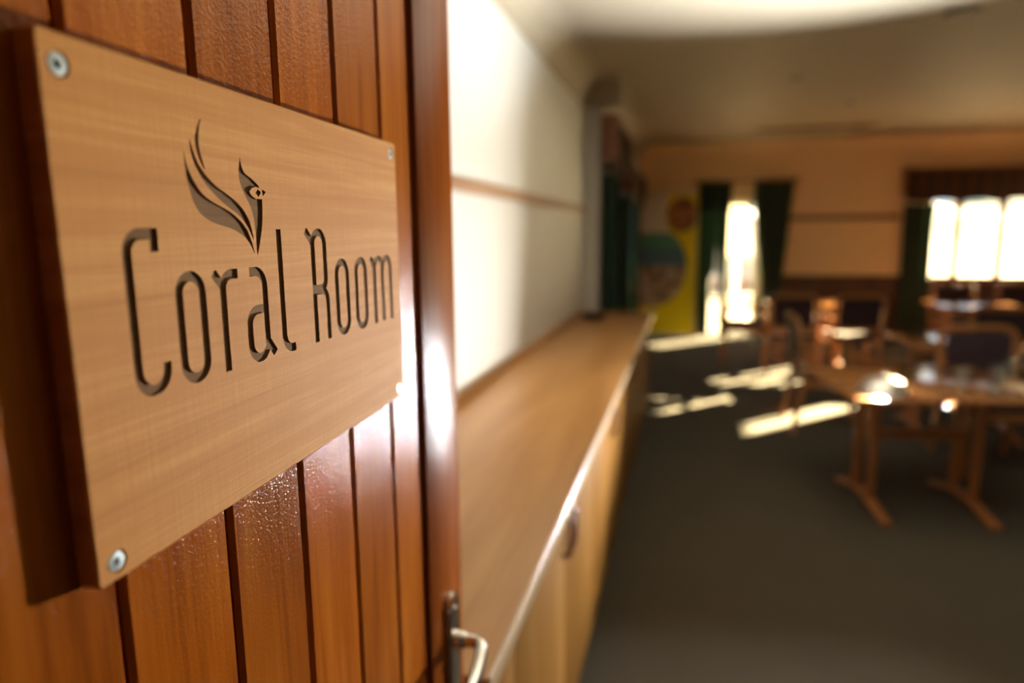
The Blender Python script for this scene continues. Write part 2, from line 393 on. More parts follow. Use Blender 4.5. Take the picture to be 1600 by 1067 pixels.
# glazed door in the far wall
e = empty('door_2', (DX0, YF, 0)); struct(e); W = DX1 - DX0
for nm, a in (('jamb', (0, .035, .02, .16, 0, DZ)), ('jamb', (W - .035, W, .02, .16, 0, DZ)), ('head', (0.035, W - .035, .02, .16, DZ - .03, DZ)), ('stile', (.035, .075, .06, .10, .01, DZ - .03)), ('stile', (W - .075, W - .035, .06, .10, .01, DZ - .03)), ('rail', (.075, W - .075, .06, .10, DZ - .075, DZ - .03)), ('rail', (.075, W - .075, .06, .10, .545, .60)), ('rail', (.075, W - .075, .06, .10, .01, .06))):
    box(nm, M['white_metal'], *a, e, .003)
box('pane', M['pane'], .075, W - .075, .078, .082, .06, .545, e); box('pane', M['pane'], .075, W - .075, .078, .082, .60, DZ - .075, e)

# ------------------------------------------------------------------ curtains and pelmets
def drape(name, mat, edges, amp, pitch, along, base, parent=None, ny=24, ph=0.0):
    """edges: [(z, u0, u1)], folds run across u; along 'x' or 'y'; base is the plane's other coordinate"""
    bm = bmesh.new(); nz = len(edges); grid = []; L = max(b - a for _, a, b in edges); nu = max(12, int(L / pitch * 10))
    for side in (0, 1):
        rows = []
        for z, a, b in edges:
            row = []
            for i in range(nu + 1):
                s = i / nu; u = a + (b - a) * s
                k = amp * math.sin(2 * PI * s * L / pitch + ph) + amp * .35 * math.sin(2 * PI * s * L / pitch * .43 + 1.3)
                v = base + k + (side - .5) * .006
                row.append(bm.verts.new((u, v, z) if along == 'x' else (v, u, z)))
            rows.append(row)
        for r0, r1 in zip(rows, rows[1:]):
            for i in range(nu): bm.faces.new((r0[i], r0[i + 1], r1[i + 1], r1[i]))
        grid.append(rows)
    A, B = grid
    for i in range(nu):
        bm.faces.new((A[0][i], B[0][i], B[0][i + 1], A[0][i + 1])); bm.faces.new((A[-1][i], A[-1][i + 1], B[-1][i + 1], B[-1][i]))
    for j in range(nz - 1):
        bm.faces.new((A[j][0], A[j + 1][0], B[j + 1][0], B[j][0])); bm.faces.new((A[j][-1], B[j][-1], B[j + 1][-1], A[j + 1][-1]))
    return link_bm(name, bm, mat, parent, smooth=True)
yc = YF - .115
# rail over the glazed door
t = empty('curtain_rail', (0, 0, 0), label='brown curtain pole above the narrow glazed garden door', cat='curtain rail')
bm = bmesh.new(); sweep(bm, [(.08, yc, 2.31), (1.46, yc, 2.31)], circ(.016, 12)); link_bm('pole', bm, M['win_wood'], t, True)
for xx in (.08, 1.46):
    bm = bmesh.new(); lathe(bm, [(0, -.03), (.024, -.018), (.03, 0), (.024, .018), (0, .03)], 14, (xx, yc, 2.31)); link_bm('finial', bm, M['win_wood'], t, True)
for xx in (.2, 1.36): box('bracket', M['win_wood'], xx - .01, xx + .01, yc, YF, 2.30, 2.32, t, .002)
c = drape('curtain', M['curtain'], [(2.29, .115, .40), (1.6, .125, .40), (1.0, .13, .385), (.93, .13, .33), (.85, .13, .312), (.4, .14, .312), (.03, .15, .312)], .022, .075, 'x', yc)
meta(c, 'dark green curtain beside the yellow banner, left of the glazed door', 'curtain', 'curtains at the glazed door')
c = drape('curtain', M['curtain'], [(2.29, .38, .585), (1.9, .39, .575), (1.2, .40, .572), (1.0, .41, .572), (.92, .45, .572), (.85, .462, .575), (.03, .468, .60)], .022, .07, 'x', yc - .012, ph=1.0)
meta(c, 'green curtain strip hanging at the left edge of the garden door gap', 'curtain', 'curtains at the glazed door')
c = drape('curtain', M['curtain'], [(2.29, .89, 1.435), (1.95, .90, 1.41), (1.4, .965, 1.375), (.95, 1.03, 1.345), (.80, 1.065, 1.335), (.4, 1.07, 1.34), (.03, 1.06, 1.36)], .024, .075, 'x', yc)
meta(c, 'dark green curtain gathered inward on the right of the garden door', 'curtain', 'curtains at the glazed door')
c = drape('curtain', M['curtain'], [(1.93, 2.86, 3.26), (1.6, 2.86, 3.245), (.9, 2.88, 3.255), (.03, 2.87, 3.27)], .026, .08, 'x', yc)
meta(c, 'floor length green curtain at the left edge of the wide window', 'curtain')
c = drape('curtain', M['curtain'], [(2.1, 6.0, 6.72), (1.5, 6.0, 6.62), (.03, 6.02, 6.62)], .03, .085, 'y', XN + .07)
meta(c, 'dark green curtain on the side wall just past the counter end', 'curtain', 'curtains on the side wall')
c = drape('curtain', M['curtain'], [(2.0, 8.95, 9.95), (1.4, 8.95, 9.9), (.03, 8.95, 9.9)], .03, .085, 'y', XN + .06)
meta(c, 'dark green side wall curtain hanging nearest the yellow banner', 'curtain', 'curtains on the side wall')
c = drape('curtain', M['curtain'], [(2.0, 7.55, 8.2), (1.4, 7.55, 8.15), (.03, 7.55, 8.15)], .03, .085, 'y', XN + .06)
meta(c, 'middle dark curtain of the side wall, before the small bright window', 'curtain', 'curtains on the side wall')
def pelmet(name, label, along, u0, u1, z0, z1, base, depth, mat, sgn):
    t = empty(name, (0, 0, 0), label=label, cat='pelmet')
    bm = bmesh.new(); n = int((u1 - u0) / .02); A = []
    for s in (0, 1):
        top, bot = [], []
        for i in range(n + 1):
            u = u0 + (u1 - u0) * i / n; wv = .010 * math.sin(u * 2 * PI / .13) + sgn * (depth - .012 + s * .006)
            zb = z0 + .035 * abs(math.sin(u * PI / .44))
            P = lambda z: (u, base + wv, z) if along == 'x' else (base + wv, u, z)
            top.append(bm.verts.new(P(z1))); bot.append(bm.verts.new(P(zb)))
        for i in range(n): bm.faces.new((bot[i], bot[i + 1], top[i + 1], top[i]))
        A.append((top, bot))
    for i in range(n):
        for k in (0, 1): bm.faces.new((A[0][k][i], A[1][k][i], A[1][k][i + 1], A[0][k][i + 1]))
    link_bm('valance', bm, mat, t, True)
    lo_, hi_ = sorted((base, base + sgn * (depth + .02)))
    a = (u0 - .03, u1 + .03, lo_, hi_, z1, z1 + .035) if along == 'x' else (lo_, hi_, u0 - .03, u1 + .03, z1, z1 + .035)
    box('top_board', M['win_wood'], *a, t, .004)
    for u in (u0 - .012, u1 + .002):
        a = (u, u + .01, lo_, hi_, z0 + .12, z1) if along == 'x' else (lo_, hi_, u, u + .01, z0 + .12, z1)
        box('end_board', M['win_wood'], *a, t)
    return t
pelmet('pelmet', 'wide brown striped pelmet with scalloped hem above the bright window', 'x', 2.845, 4.60, 1.95, 2.385, YF, .17, M['pelmet_x'], -1)
pelmet('pelmet', 'brown pelmet on the side wall just past the counter end', 'y', 5.98, 7.55, 2.08, 2.56, XN, .14, M['pelmet_y'], 1)
pelmet('pelmet', 'lower brown pelmet on the side wall near the yellow banner', 'y', 7.75, 10.12, 1.93, 2.33, XN, .13, M['pelmet_y'], 1)

# ------------------------------------------------------------------ the open timber door (local x = along the door, -y = towards the room)
DR = R(92.7616)
door = empty('door_1', (0, 0, 0), DR); struct(door)
meta(door, 'open varnished timber board door with the engraved wooden room sign', 'door')
FB, FS, BK = .2735, .2674, .312       # board face, stile face, back
edges = [.090, .182, .2745, .367, .459, .551, .6475, .742]
box('stile', M['door_stile'], .736, .870, FS, BK, .02, 2.10, door, .002)
box('stile', M['door_stile'], .02, .104, FS, BK, .02, 2.10, door, .002)
box('rail', M['door_stile'], .105, .735, FS, BK, 1.99, 2.10, door, .002)
box('rail', M['door_stile'], .105, .735, FS, BK, .02, .22, door, .002)
box('lock_rail', M['door_stile'], .105, .735, FS, BK, .74, .93, door, .002)
box('back_panel', M['door_groove'], .105, .735, FB + .008, BK - .002, .22, 1.99, door)
for zz0, zz1 in ((.222, .738), (.932, 1.988)):
    for a, b_ in zip(edges, edges[1:]):
        a = max(a, .105); b_ = min(b_, .7355)
        g = .0034; ch = .0026
        bm = bmesh.new()   # one board with chamfered long edges
        pr = [(a + g - ch, FB + .008), (a + g - ch + .0005, FB + ch), (a + g + ch * .6, FB), (b_ - g - ch * .6, FB), (b_ - g + ch - .0005, FB + ch), (b_ - g + ch, FB + .008)]
        prism(bm, pr, lambda x, y: (x, y, zz0), lambda x, y: (x, y, zz1)); link_bm('board', bm, M['door_board'], door)
# lever handle
hp = empty('lever_handle', (.8105, FS, 1.038)); hp.parent = door
hp['label'] = 'chrome lever handle on a long back plate'
bm = bmesh.new()
pts = [(-.022, -.13), (.022, -.13)] + [(.022 * math.cos(a), .048 + .022 * math.sin(a)) for a in [PI * k / 12 for k in range(13)]]
prism(bm, pts, lambda x, z: (x, 0, z), lambda x, z: (x, -.004, z))
pin = [(p[0] * .82, p[1] * .97) for p in pts]
prism(bm, pin, lambda x, z: (x, -.004, z), lambda x, z: (x * .95, -.009, z))
link_bm('back_plate', bm, M['chrome'], hp, True)
bm = bmesh.new(); lathe(bm, [(0, 0), (.0125, 0), (.0125, .012), (.010, .016), (0, .016)], 24)
bmesh.ops.rotate(bm, verts=bm.verts[:], cent=(0, 0, 0), matrix=Matrix.Rotation(PI / 2, 3, 'X')); link_bm('collar', bm, M['chrome'], hp, True, (0, -.008, 0))
path = fillet([(0, -.018, 0), (0, -.047, 0.0), (-.045, -.052, -.012), (-.105, -.050, -.016), (-.122, -.042, -.016)], .020, 7)
bm = bmesh.new(); sweep(bm, path, circ(.0088, 14), (0, 0, 1)); link_bm('lever', bm, M['chrome'], hp, True)
for zz in (.045, -.115):
    bm = bmesh.new(); lathe(bm, [(0, 0), (.005, 0), (.0045, .0022), (.002, .003), (0, .003)], 16)
    bmesh.ops.rotate(bm, verts=bm.verts[:], cent=(0, 0, 0), matrix=Matrix.Rotation(PI / 2, 3, 'X')); link_bm('screw', bm, M['chrome'], hp, True, (0, -.009, zz))
for zz in (.25, 1.85):
    bm = bmesh.new(); lathe(bm, [(0, 0), (.008, 0), (.008, .1), (0, .1)], 14, (.012, FS - .004, zz)); link_bm('hinge', bm, M['chrome'], door, True)

# ------------------------------------------------------------------ the engraved sign (local u along the door in mm, v up in mm)
SY = .2617            # distance of the sign's face
sign = empty('room_sign', (0, 0, 0), DR, label='pale engraved wooden sign reading Coral Room, screwed to the timber door', cat='sign')
U0, V0 = .250, 1.428
SW, SH = 406.0, 262.0
def mp(y): return lambda u, v: (U0 + u / 1000, y, V0 + v / 1000)
def rr_poly(x0, x1, y0, y1, r, n=6):
    out = []
    for cx, cy, a0 in ((x1 - r, y1 - r, 0), (x0 + r, y1 - r, 90), (x0 + r, y0 + r, 180), (x1 - r, y0 + r, 270)):
        for k in range(n + 1): a = R(a0 + 90 * k / n); out.append((cx + r * math.cos(a), cy + r * math.sin(a)))
    return out
bm = bmesh.new()
outer = rr_poly(0, SW, 0, SH, 3.0)
ring = lambda pts, y: [bm.verts.new(mp(y)(*p)) for p in pts]
inner = rr_poly(1.0, SW - 1.0, 1.0, SH - 1.0, 2.4)
r0 = ring(outer, SY + .0115); r1 = ring(outer, SY + .001); r2 = ring(inner, SY)
n = len(outer); bm.faces.new(r0); bm.faces.new(r2[::-1])
for A, B in ((r0, r1), (r1, r2)):
    for i in range(n): bm.faces.new((A[i], B[i], B[(i + 1) % n], A[(i + 1) % n]))
face = link_bm('face_board', bm, [M['sign_face'], M['burnt'], M['sign_face']], sign)

SWD = 6.2             # stroke width of the lettering, mm
def arc(cx, cy, r, a0, a1, n=8): return [(cx + r * math.cos(R(a0 + (a1 - a0) * k / n)), cy + r * math.sin(R(a0 + (a1 - a0) * k / n))) for k in range(n + 1)]
def oval(x0, x1, z0, z1):
    r = (x1 - x0) / 2; cx = (x0 + x1) / 2
    return arc(cx, z1 - r, r, 0, 180, 14) + arc(cx, z0 + r, r, 180, 360, 14)
strokes = [
 # C
 [(58.6, 163.6), (58.6, 176.2)],
 [(58.6, 173.1)] + arc(49.5, 162.8, 10.3, 90, 180, 8) + arc(49.7, 100.2, 10.5, 180, 360, 14) + [(60.2, 103.2)],
 # r
 [(113.4, 142.0), (113.2, 87.0)], [(105.3, 149.2), (113.6, 140.2)], [(113.3, 136.5)] + arc(122.5, 138.5, 9.2, 165, 90, 7) + [(129.2, 147.7)],
 # a
 [(142.0, 147.7), (148.5, 147.7)] + arc(148.5, 137.6, 10.1, 90, 0, 8) + [(158.7, 97.5)], [(157.6, 101.0), (167.0, 89.4)],
 [(158.6, 122.2)] + arc(149.0, 112.0, 10.2, 90, 180, 8) + arc(149.0, 99.5, 10.2, 180, 300, 10) + [(159.5, 96.0)],
 # l
 [(180.0, 175.8)] + arc(190.2, 99.6, 10.2, 180, 270, 8) + [(194.2, 89.4)],
 # R
 [(217.2, 174.8), (226.6, 165.8)], [(227.2, 170.0), (227.2, 86.8)],
 [(227.2, 163.0)] + arc(236.6, 163.9, 9.6, 175, 0, 14) + arc(238.2, 137.2, 8.0, 0, -90, 6) + [(227.0, 129.2)],
 [(227.0, 127.6)] + arc(238.4, 118.2, 9.4, 90, 0, 7) + [(247.8, 86.8)],
 # m
 [(334.3, 149.2), (342.4, 141.6)], [(342.6, 146.0), (342.6, 86.7)],
 [(342.6, 138.5)] + arc(351.8, 138.8, 9.4, 180, 0, 14) + [(361.4, 86.7)],
 [(361.4, 138.5)] + arc(371.6, 138.8, 9.4, 180, 0, 14) + [(381.6, 86.7)]]
rings = [oval(74.1, 94.0, 89.2, 148.7), oval(265.0, 284.8, 88.9, 148.3), oval(302.4, 322.0, 88.6, 148.1)]
bird = {
 'f1': [(105.5, 239.6), (102.2, 235.4), (99.6, 230.2), (98.7, 226.1), (99.1, 221.7), (101.0, 216.7), (103.1, 213.2), (105.5, 210.4), (104.0, 215.3), (102.4, 220.1), (101.7, 224.9), (102.1, 229.8), (103.5, 234.8)],
 'f2': [(94.2, 226.6), (96.0, 221.0), (98.9, 214.8), (103.2, 209.5), (109.1, 204.6), (116.7, 200.4), (126.1, 196.6), (134.4, 192.5), (141.4, 187.3), (146.2, 180.9), (148.6, 174.4), (149.7, 168.4), (146.2, 174.4), (141.3, 179.9), (135.0, 184.8), (126.5, 188.6), (118.5, 192.7), (112.1, 196.7), (104.9, 202.2), (99.9, 208.4), (96.2, 213.8), (94.3, 219.2)],
 'f3': [(88.6, 219.6), (89.5, 213.1), (91.8, 207.7), (95.9, 201.6), (101.5, 196.1), (108.9, 192.3), (118.1, 189.2), (126.3, 186.4), (134.6, 182.1), (141.7, 176.7), (146.4, 169.7), (149.8, 159.6), (146.5, 164.5), (140.9, 170.2), (133.6, 173.7), (125.0, 176.4), (113.9, 178.5), (104.8, 181.2), (97.6, 185.2), (93.3, 190.8), (90.9, 196.4), (89.3, 202.7), (88.3, 210.6)]}
cut = bmesh.new()
def cutter_prism(pts, dep=.0015):
    b = bmesh.new(); prism(b, pts, mp(SY - .003), mp(SY + dep)); bmesh.ops.recalc_face_normals(b, faces=b.faces[:]); merge(cut, b)
def offset_poly(P, h):
    P = [Vector(p) for p in P]; P = [p for i, p in enumerate(P) if i == 0 or (p - P[i - 1]).length > .05]; L, Rr = [], []
    for i, p in enumerate(P):
        d0 = (p - P[i - 1]).normalized() if i else None; d1 = (P[i + 1] - p).normalized() if i + 1 < len(P) else None
        d = ((d0 or d1) + (d1 or d0)).normalized(); nn = Vector((-d.y, d.x)); k = h
        if d0 and d1: k = h / max(.5, nn.dot(Vector((-d1.y, d1.x))))
        L.append(p + nn * k); Rr.append(p - nn * k)
    return [tuple(v) for v in L + Rr[::-1]]
for i, P in enumerate(strokes): cutter_prism(offset_poly(P, SWD / 2), .0015 + .000005 * i)
for P in rings:
    xs = [p[0] for p in P]; zs = [p[1] for p in P]; b = bmesh.new(); k = SWD / 2
    O = oval(min(xs) - k, max(xs) + k, min(zs) - k, max(zs) + k); I = oval(min(xs) + k, max(xs) - k, min(zs) + k, max(zs) - k)
    V = [[b.verts.new(mp(y)(*p)) for p in Q] for y in (SY - .003, SY + .00155) for Q in (O, I)]; n = len(O)
    for i in range(n):
        j = (i + 1) % n
        for q in ((0, 1), (1, 3), (3, 2), (2, 0)): b.faces.new((V[q[0]][i], V[q[0]][j], V[q[1]][j], V[q[1]][i]))
    bmesh.ops.recalc_face_normals(b, faces=b.faces[:]); merge(cut, b)
for P in bird.values():
    cutter_prism([tuple(v)[:2] for v in smooth_path([(a, b_, 0) for a, b_ in P], 3, True)])
head = [tuple(v)[:2] for v in smooth_path([(140.8, 221.6, 0), (141.9, 216.0, 0), (145.2, 211.3, 0), (152.0, 208.6, 0), (157.4, 205.7, 0), (160.6, 203.2, 0)], 4)]
head += [(156.0, 203.6), (151.4, 202.5), (148.7, 200.0), (151.4, 197.2), (155.5, 195.4), (162.6, 195.8)]
head += [tuple(v)[:2] for v in smooth_path([(162.6, 195.0, 0), (162.3, 188.9, 0), (160.8, 179.2, 0), (157.9, 169.6, 0), (152.8, 157.4, 0)], 4)]
head += [tuple(v)[:2] for v in smooth_path([(152.7, 164.8, 0), (152.5, 173.4, 0), (151.2, 183.8, 0), (148.2, 191.2, 0), (143.5, 197.5, 0), (140.3, 202.8, 0), (138.5, 208.0, 0), (138.9, 214.3, 0)], 4)]
cutter_prism(head)
cutter_prism([(155.4, 199.6), (158.4, 202.0), (161.8, 200.4), (158.8, 197.0)], .0012); cutter_prism([(163.6, 202.3), (167.6, 200.6), (163.7, 197.8)], .0012)
nlet = len(cut.faces)
SCR = [(11.0, 247.8), (394.6, 250.6), (394.8, 9.6), (12.6, 9.6)]
for u, v in SCR:
    b = bmesh.new(); m_ = Matrix.Translation((U0 + u / 1000, SY - .002, V0 + v / 1000)) @ Matrix.Rotation(-PI / 2, 4, 'X')
    lathe(b, [(0, 0), (.0062, 0), (.0062, .0025), (.0030, .0062), (0, .0062)], 24); bmesh.ops.recalc_face_normals(b, faces=b.faces[:]); merge(cut, b, m_)
cme = bpy.data.meshes.new('cutter'); cut.to_mesh(cme); cut.free()
for m_ in (M['sign_face'], M['burnt'], M['sign_face']): cme.materials.append(m_)
for p in cme.polygons: p.material_index = 1 if p.index < nlet else 2
co = bpy.data.objects.new('cutter', cme); COL.objects.link(co); co.rotation_euler = (0, 0, DR)
md = face.modifiers.new('cut', 'BOOLEAN'); md.operation = 'DIFFERENCE'; md.solver = 'EXACT'; md.object = co; md.use_self = True
try: md.material_mode = 'INDEX'
except Exception: pass
bpy.context.view_layer.update()
dg = bpy.context.evaluated_depsgraph_get()
fm = bpy.data.meshes.new_from_object(face.evaluated_get(dg), preserve_all_data_layers=True, depsgraph=dg)
face.modifiers.clear(); face.data = fm; bpy.data.objects.remove(co, do_unlink=True)
for (u, v), ang in zip(SCR, (20, 65, 10, 40)):
    m_ = Matrix.Translation((U0 + u / 1000, SY, V0 + v / 1000)) @ Matrix.Rotation(PI / 2, 4, 'X') @ Matrix.Rotation(R(ang), 4, 'Z')
    bm = bmesh.new(); lathe(bm, [(0, -.0042), (.0025, -.0042), (.0052, -.0012), (.0052, -.0008), (.0048, -.0004), (.0020, -.0002), (.0018, -.0005)], 28)
    bmesh.ops.transform(bm, matrix=m_, verts=bm.verts[:]); s = link_bm('screw', bm, M['zinc'], sign, True); s['label'] = 'zinc countersunk cross-head screw'
    bm = bmesh.new()
    for a in (0, 90):
        b = bmesh.new(); bbox(b, -.0023, .0023, -.0005, .0005, -.0020, -.00012); merge(bm, b, m_ @ Matrix.Rotation(R(a), 4, 'Z'))
    link_bm('cross_recess', bm, M['dark_slot'], s)

# ------------------------------------------------------------------ long counter
top = empty('worktop', (0, 0, 0), label='long pale beech worktop running beside the cream wall', cat='worktop')
box('slab', M['counter'], XL, -.2902, .905, 5.90, .868, .90, top, .001)
box('edging', M['counter_edge'], -.290, -.281, .905, 5.90, .864, .9005, top, .004, 4)
box('upstand', M['counter'], XL, XL + .016, .905, 5.90, .90, .935, top, .003)
def cabinet(y0, y1, idx, doors):
    e = empty('base_cabinet', (0, 0, 0), label=['narrow beech filler cabinet nearest the timber door', 'first double-door beech cabinet of the counter from the timber door', 'second double-door beech cabinet from the timber door', 'third double-door beech cabinet from the timber door', 'double-door beech cabinet at the far end of the counter'][idx], cat='cabinet', group='beech cabinets under the long worktop')
    box('carcass', M['pull'], XL + .024, -.330, y0 + .001, y1 - .001, .10, .866, e)
    box('plinth', M['wainscot'], XL + .024, -.36, y0 + .001, y1 - .001, 0, .10, e)
    n = doors; wd = (y1 - y0) / n
    for k in range(n):
        d = box('door', M['cabinet'], -.330, -.311, y0 + wd * k + .0032, y0 + wd * (k + 1) - .0032, .105, .858, e, .0015)
        if n == 1: continue
        yy = y0 + wd * (k + 1) - .035 if k == 0 else y0 + wd * k + .035
        bm = bmesh.new(); sweep(bm, fillet([(-.311, yy, .705), (-.288, yy, .712), (-.288, yy, .813), (-.311, yy, .82)], .012, 4), rrect(.007, .006, .4), (0, 1, 0)); link_bm('handle', bm, M['pull'], d, True)
    return e
for i, (a, b_, n) in enumerate(((.908, 1.17, 1), (1.17, 2.315, 2), (2.315, 3.46, 2), (3.46, 4.605, 2), (4.605, 5.895, 2))): cabinet(a, b_, i, n)
bm = bmesh.new(); lathe(bm, [(0, 0), (.06, 0), (.085, .018), (.105, .045), (.102, .047), (.08, .024), (.055, .008), (0, .007)], 40)
meta(link_bm('shallow_bowl', bm, M['black'], None, True, (-.735, 5.30, .9005)), 'shallow black dish at the far end of the long worktop', 'bowl')

# ------------------------------------------------------------------ pull-up banner
bn = empty('pull_up_banner', (0, 0, 0), label='yellow pull-up banner with round photo prints in the far corner', cat='banner')
BX0, BX1, BZ0, BZ1, BY = -.735, .095, .055, 2.135, 10.22
box('panel', M['yellow'], BX0, BX1, BY, BY + .004, BZ0, BZ1, bn)
bm = bmesh.new(); bbox(bm, BX0 - .01, BX1 + .01, BY - .05, BY + .10, 0, .055, .012); link_bm('cassette', bm, M['alu'], bn, True)
box('top_bar', M['alu'], BX0, BX1, BY - .008, BY + .012, BZ1, BZ1 + .02, bn, .004)
bm = bmesh.new(); sweep(bm, [(-.32, BY + .03, .05), (-.32, BY + .03, 2.14)], circ(.010, 10)); link_bm('pole', bm, M['alu'], bn, True)
BW, BH = BX1 - BX0, BZ1 - BZ0
def bp(cx, cy): return (BX0 + (cx - 45) / 425 * BW, BZ1 - (cy - 65) / 965 * BH)
def printed(name, mat, pts, k):
    pts = [(min(max(a, BX0 + .001), BX1 - .001), z) for a, z in pts]
    bm = bmesh.new(); prism(bm, pts, lambda a, z: (a, BY - .0008 * k, z), lambda a, z: (a, BY - .0008 * (k - 1), z)); return link_bm(name, bm, mat, bn)
cx, cy, rx = 125, 560, 285
def xr(y): return cx + math.sqrt(max(0, rx * rx - (y - cy) ** 2))
def seg(y0, y1, n=14): return [bp(45, y0)] + [bp(xr(y0 + (y1 - y0) * i / n), y0 + (y1 - y0) * i / n) for i in range(n + 1)] + [bp(45, y1)]
printed('white_print', M['offwhite'], [bp(45, 66), bp(250, 66), bp(240, 200), bp(262, 325), bp(45, 325)], 1)
printed('teal_print', M['teal'], seg(325, 432), 1); printed('blue_print', M['blue'], seg(432, 552), 1); printed('photo_print', M['photo_table'], seg(552, 843, 20), 1)
printed('round_photo_print', M['photo_warm'], [bp(365 + 118 * math.cos(2 * PI * i / 36), 205 + 118 * math.sin(2 * PI * i / 36)) for i in range(36)], 2)

# ------------------------------------------------------------------ tables
def copy_tree(o, parent=None):
    c = o.copy(); COL.objects.link(c)
    if parent: c.parent = parent
    for ch in [x for x in bpy.data.objects if x.parent == o]: copy_tree(ch, c)
    return c
TH = .74
def make_table(TL, TW, inset):
    e = empty('dining_table')
    box('tabletop', M['tabletop'], -TL / 2, TL / 2, -TW / 2, TW / 2, TH - .03, TH, e, .006, 3)
    for sx in (-1, 1):
        xx = sx * (TL / 2 - inset)
        for sy in (-.10, .10):
            box('post', M['furn'], xx - .022, xx + .022, sy - .022, sy + .022, .05, TH - .06, e, .008)
        bm = bmesh.new(); sweep(bm, smooth_path([(xx, -.34, .014), (xx, -.26, .026), (xx, -.12, .058), (xx, 0, .068), (xx, .12, .058), (xx, .26, .026), (xx, .34, .014)], 3), rrect(.030, .014, .5), (1, 0, 0)); link_bm('foot', bm, M['furn'], e, True)
        box('bearer', M['furn'], xx - .03, xx + .03, -.33, .33, TH - .065, TH - .03, e, .008)
    box('stretcher', M['furn'], -(TL / 2 - inset), TL / 2 - inset, -.012, .012, .40, .46, e, .004)
    return e
t0 = make_table(.94, .82, .15)
TABLES = [((1.317, 4.174), R(9), 'polished dining table nearest the camera, set with glassware and steel dish'),
          ((2.10, 5.82), 0.0, 'second dining table, behind the table set with glassware'),
          ((3.22, 8.62), 0.0, 'far dining table in front of the bright window, beside the green curtain'),
          ((3.86, 7.45), 0.0, 'dining table at the right edge, nearer than the one by the curtain'),
          ((1.42, 8.55), 0.0, 'dining table near the glazed garden door')]
for i, ((x, y), rz, lab) in enumerate(TABLES):
    t = make_table(1.08, .92, .26) if i == 0 else t0 if i == 1 else copy_tree(t0)
    t.location = (x, y, 0); t.rotation_euler = (0, 0, rz); meta(t, lab, 'table', 'dining tables with double-post legs')

# ------------------------------------------------------------------ bentwood armchairs (front faces +y)
def make_chair():
    e = empty('armchair')
    bm = bmesh.new(); bbox(bm, -.235, .235, -.215, .235, .425, .485, .024, 4); link_bm('seat', bm, M['uphol'], e, True)
    bm = bmesh.new(); bbox(bm, -.205, .205, -.019, .019, .0, .31, .016, 3)
    bmesh.ops.transform(bm, matrix=Matrix.Translation((0, -.232, .575)) @ Matrix.Rotation(R(9), 4, 'X'), verts=bm.verts[:]); link_bm('backrest', bm, M['uphol'], e, True)
    fr = fillet([(-.235, -.218, .44), (-.240, -.293, .915), (.240, -.293, .915), (.235, -.218, .44)], .11, 7)
    bm = bmesh.new(); sweep(bm, fr, rrect(.016, .021, .5), (0, 1, .1)); link_bm('back_frame', bm, M['furn_light'], e, True)
    bm = bmesh.new(); sweep(bm, [(-.225, -.228, .555), (.225, -.228, .555)], rrect(.012, .028, .4), (0, 1, 0)); link_bm('lower_back_rail', bm, M['furn_light'], e, True)
    for s in (-1, 1):
        bm = bmesh.new(); sweep(bm, [(s * .250, .262, 0), (s * .250, .250, .30), (s * .250, .243, .565)], rrect(.015, .020, .5), (1, 0, 0)); link_bm('leg', bm, M['furn'], e, True)
        bm = bmesh.new(); sweep(bm, fillet([(s * .235, -.285, 0), (s * .235, -.235, .30), (s * .235, -.216, .445)], .1, 4), rrect(.015, .020, .5), (1, 0, 0)); link_bm('leg', bm, M['furn'], e, True)
        bm = bmesh.new(); sweep(bm, fillet([(s * .250, .243, .560), (s * .252, .236, .655), (s * .252, -.10, .665), (s * .243, -.245, .648)], .075, 6), rrect(.017, .014, .5), (1, 0, 0)); link_bm('armrest', bm, M['furn'], e, True)
        bm = bmesh.new(); sweep(bm, [(s * .243, .25, .405), (s * .236, -.222, .405)], rrect(.010, .024, .3), (1, 0, 0)); link_bm('side_rail', bm, M['furn'], e, True)
    bm = bmesh.new(); sweep(bm, [(-.24, .235, .405), (.24, .235, .405)], rrect(.010, .024, .3), (0, 1, 0)); link_bm('front_rail', bm, M['furn_light'], e, True)
    return e
c0 = make_chair()
CH = [((2.0, 4.97), 184, 'dark backed armchair facing the camera behind the table with glassware'),
      ((1.12, 5.72), -88, 'armchair standing at the left end of the second table'),
      ((1.74, 7.86), 4, 'dark armchair with a wide sunlit top rail, below the blank wall'),
      ((1.12, 7.82), -3, 'dark armchair left of the one with the wide sunlit top rail'),
      ((.72, 8.62), -92, 'orange wood armchair in front of the garden door, seen side on'),
      ((3.30, 9.40), 180, 'pale bentwood armchair behind the far table, under the bright window'),
      ((4.02, 9.35), 176, 'armchair under the window at the right edge of the photo'),
      ((2.62, 6.32), 170, 'armchair behind the second table, half hidden'),
      ((3.80, 6.75), -2, 'armchair on the near side of the table at the right edge')]
for i, ((x, y), a, lab) in enumerate(CH):
    c = c0 if i == 0 else copy_tree(c0)
    c.location = (x, y, 0); c.rotation_euler = (0, 0, R(a)); meta(c, lab, 'chair', 'bentwood armchairs around the dining tables')

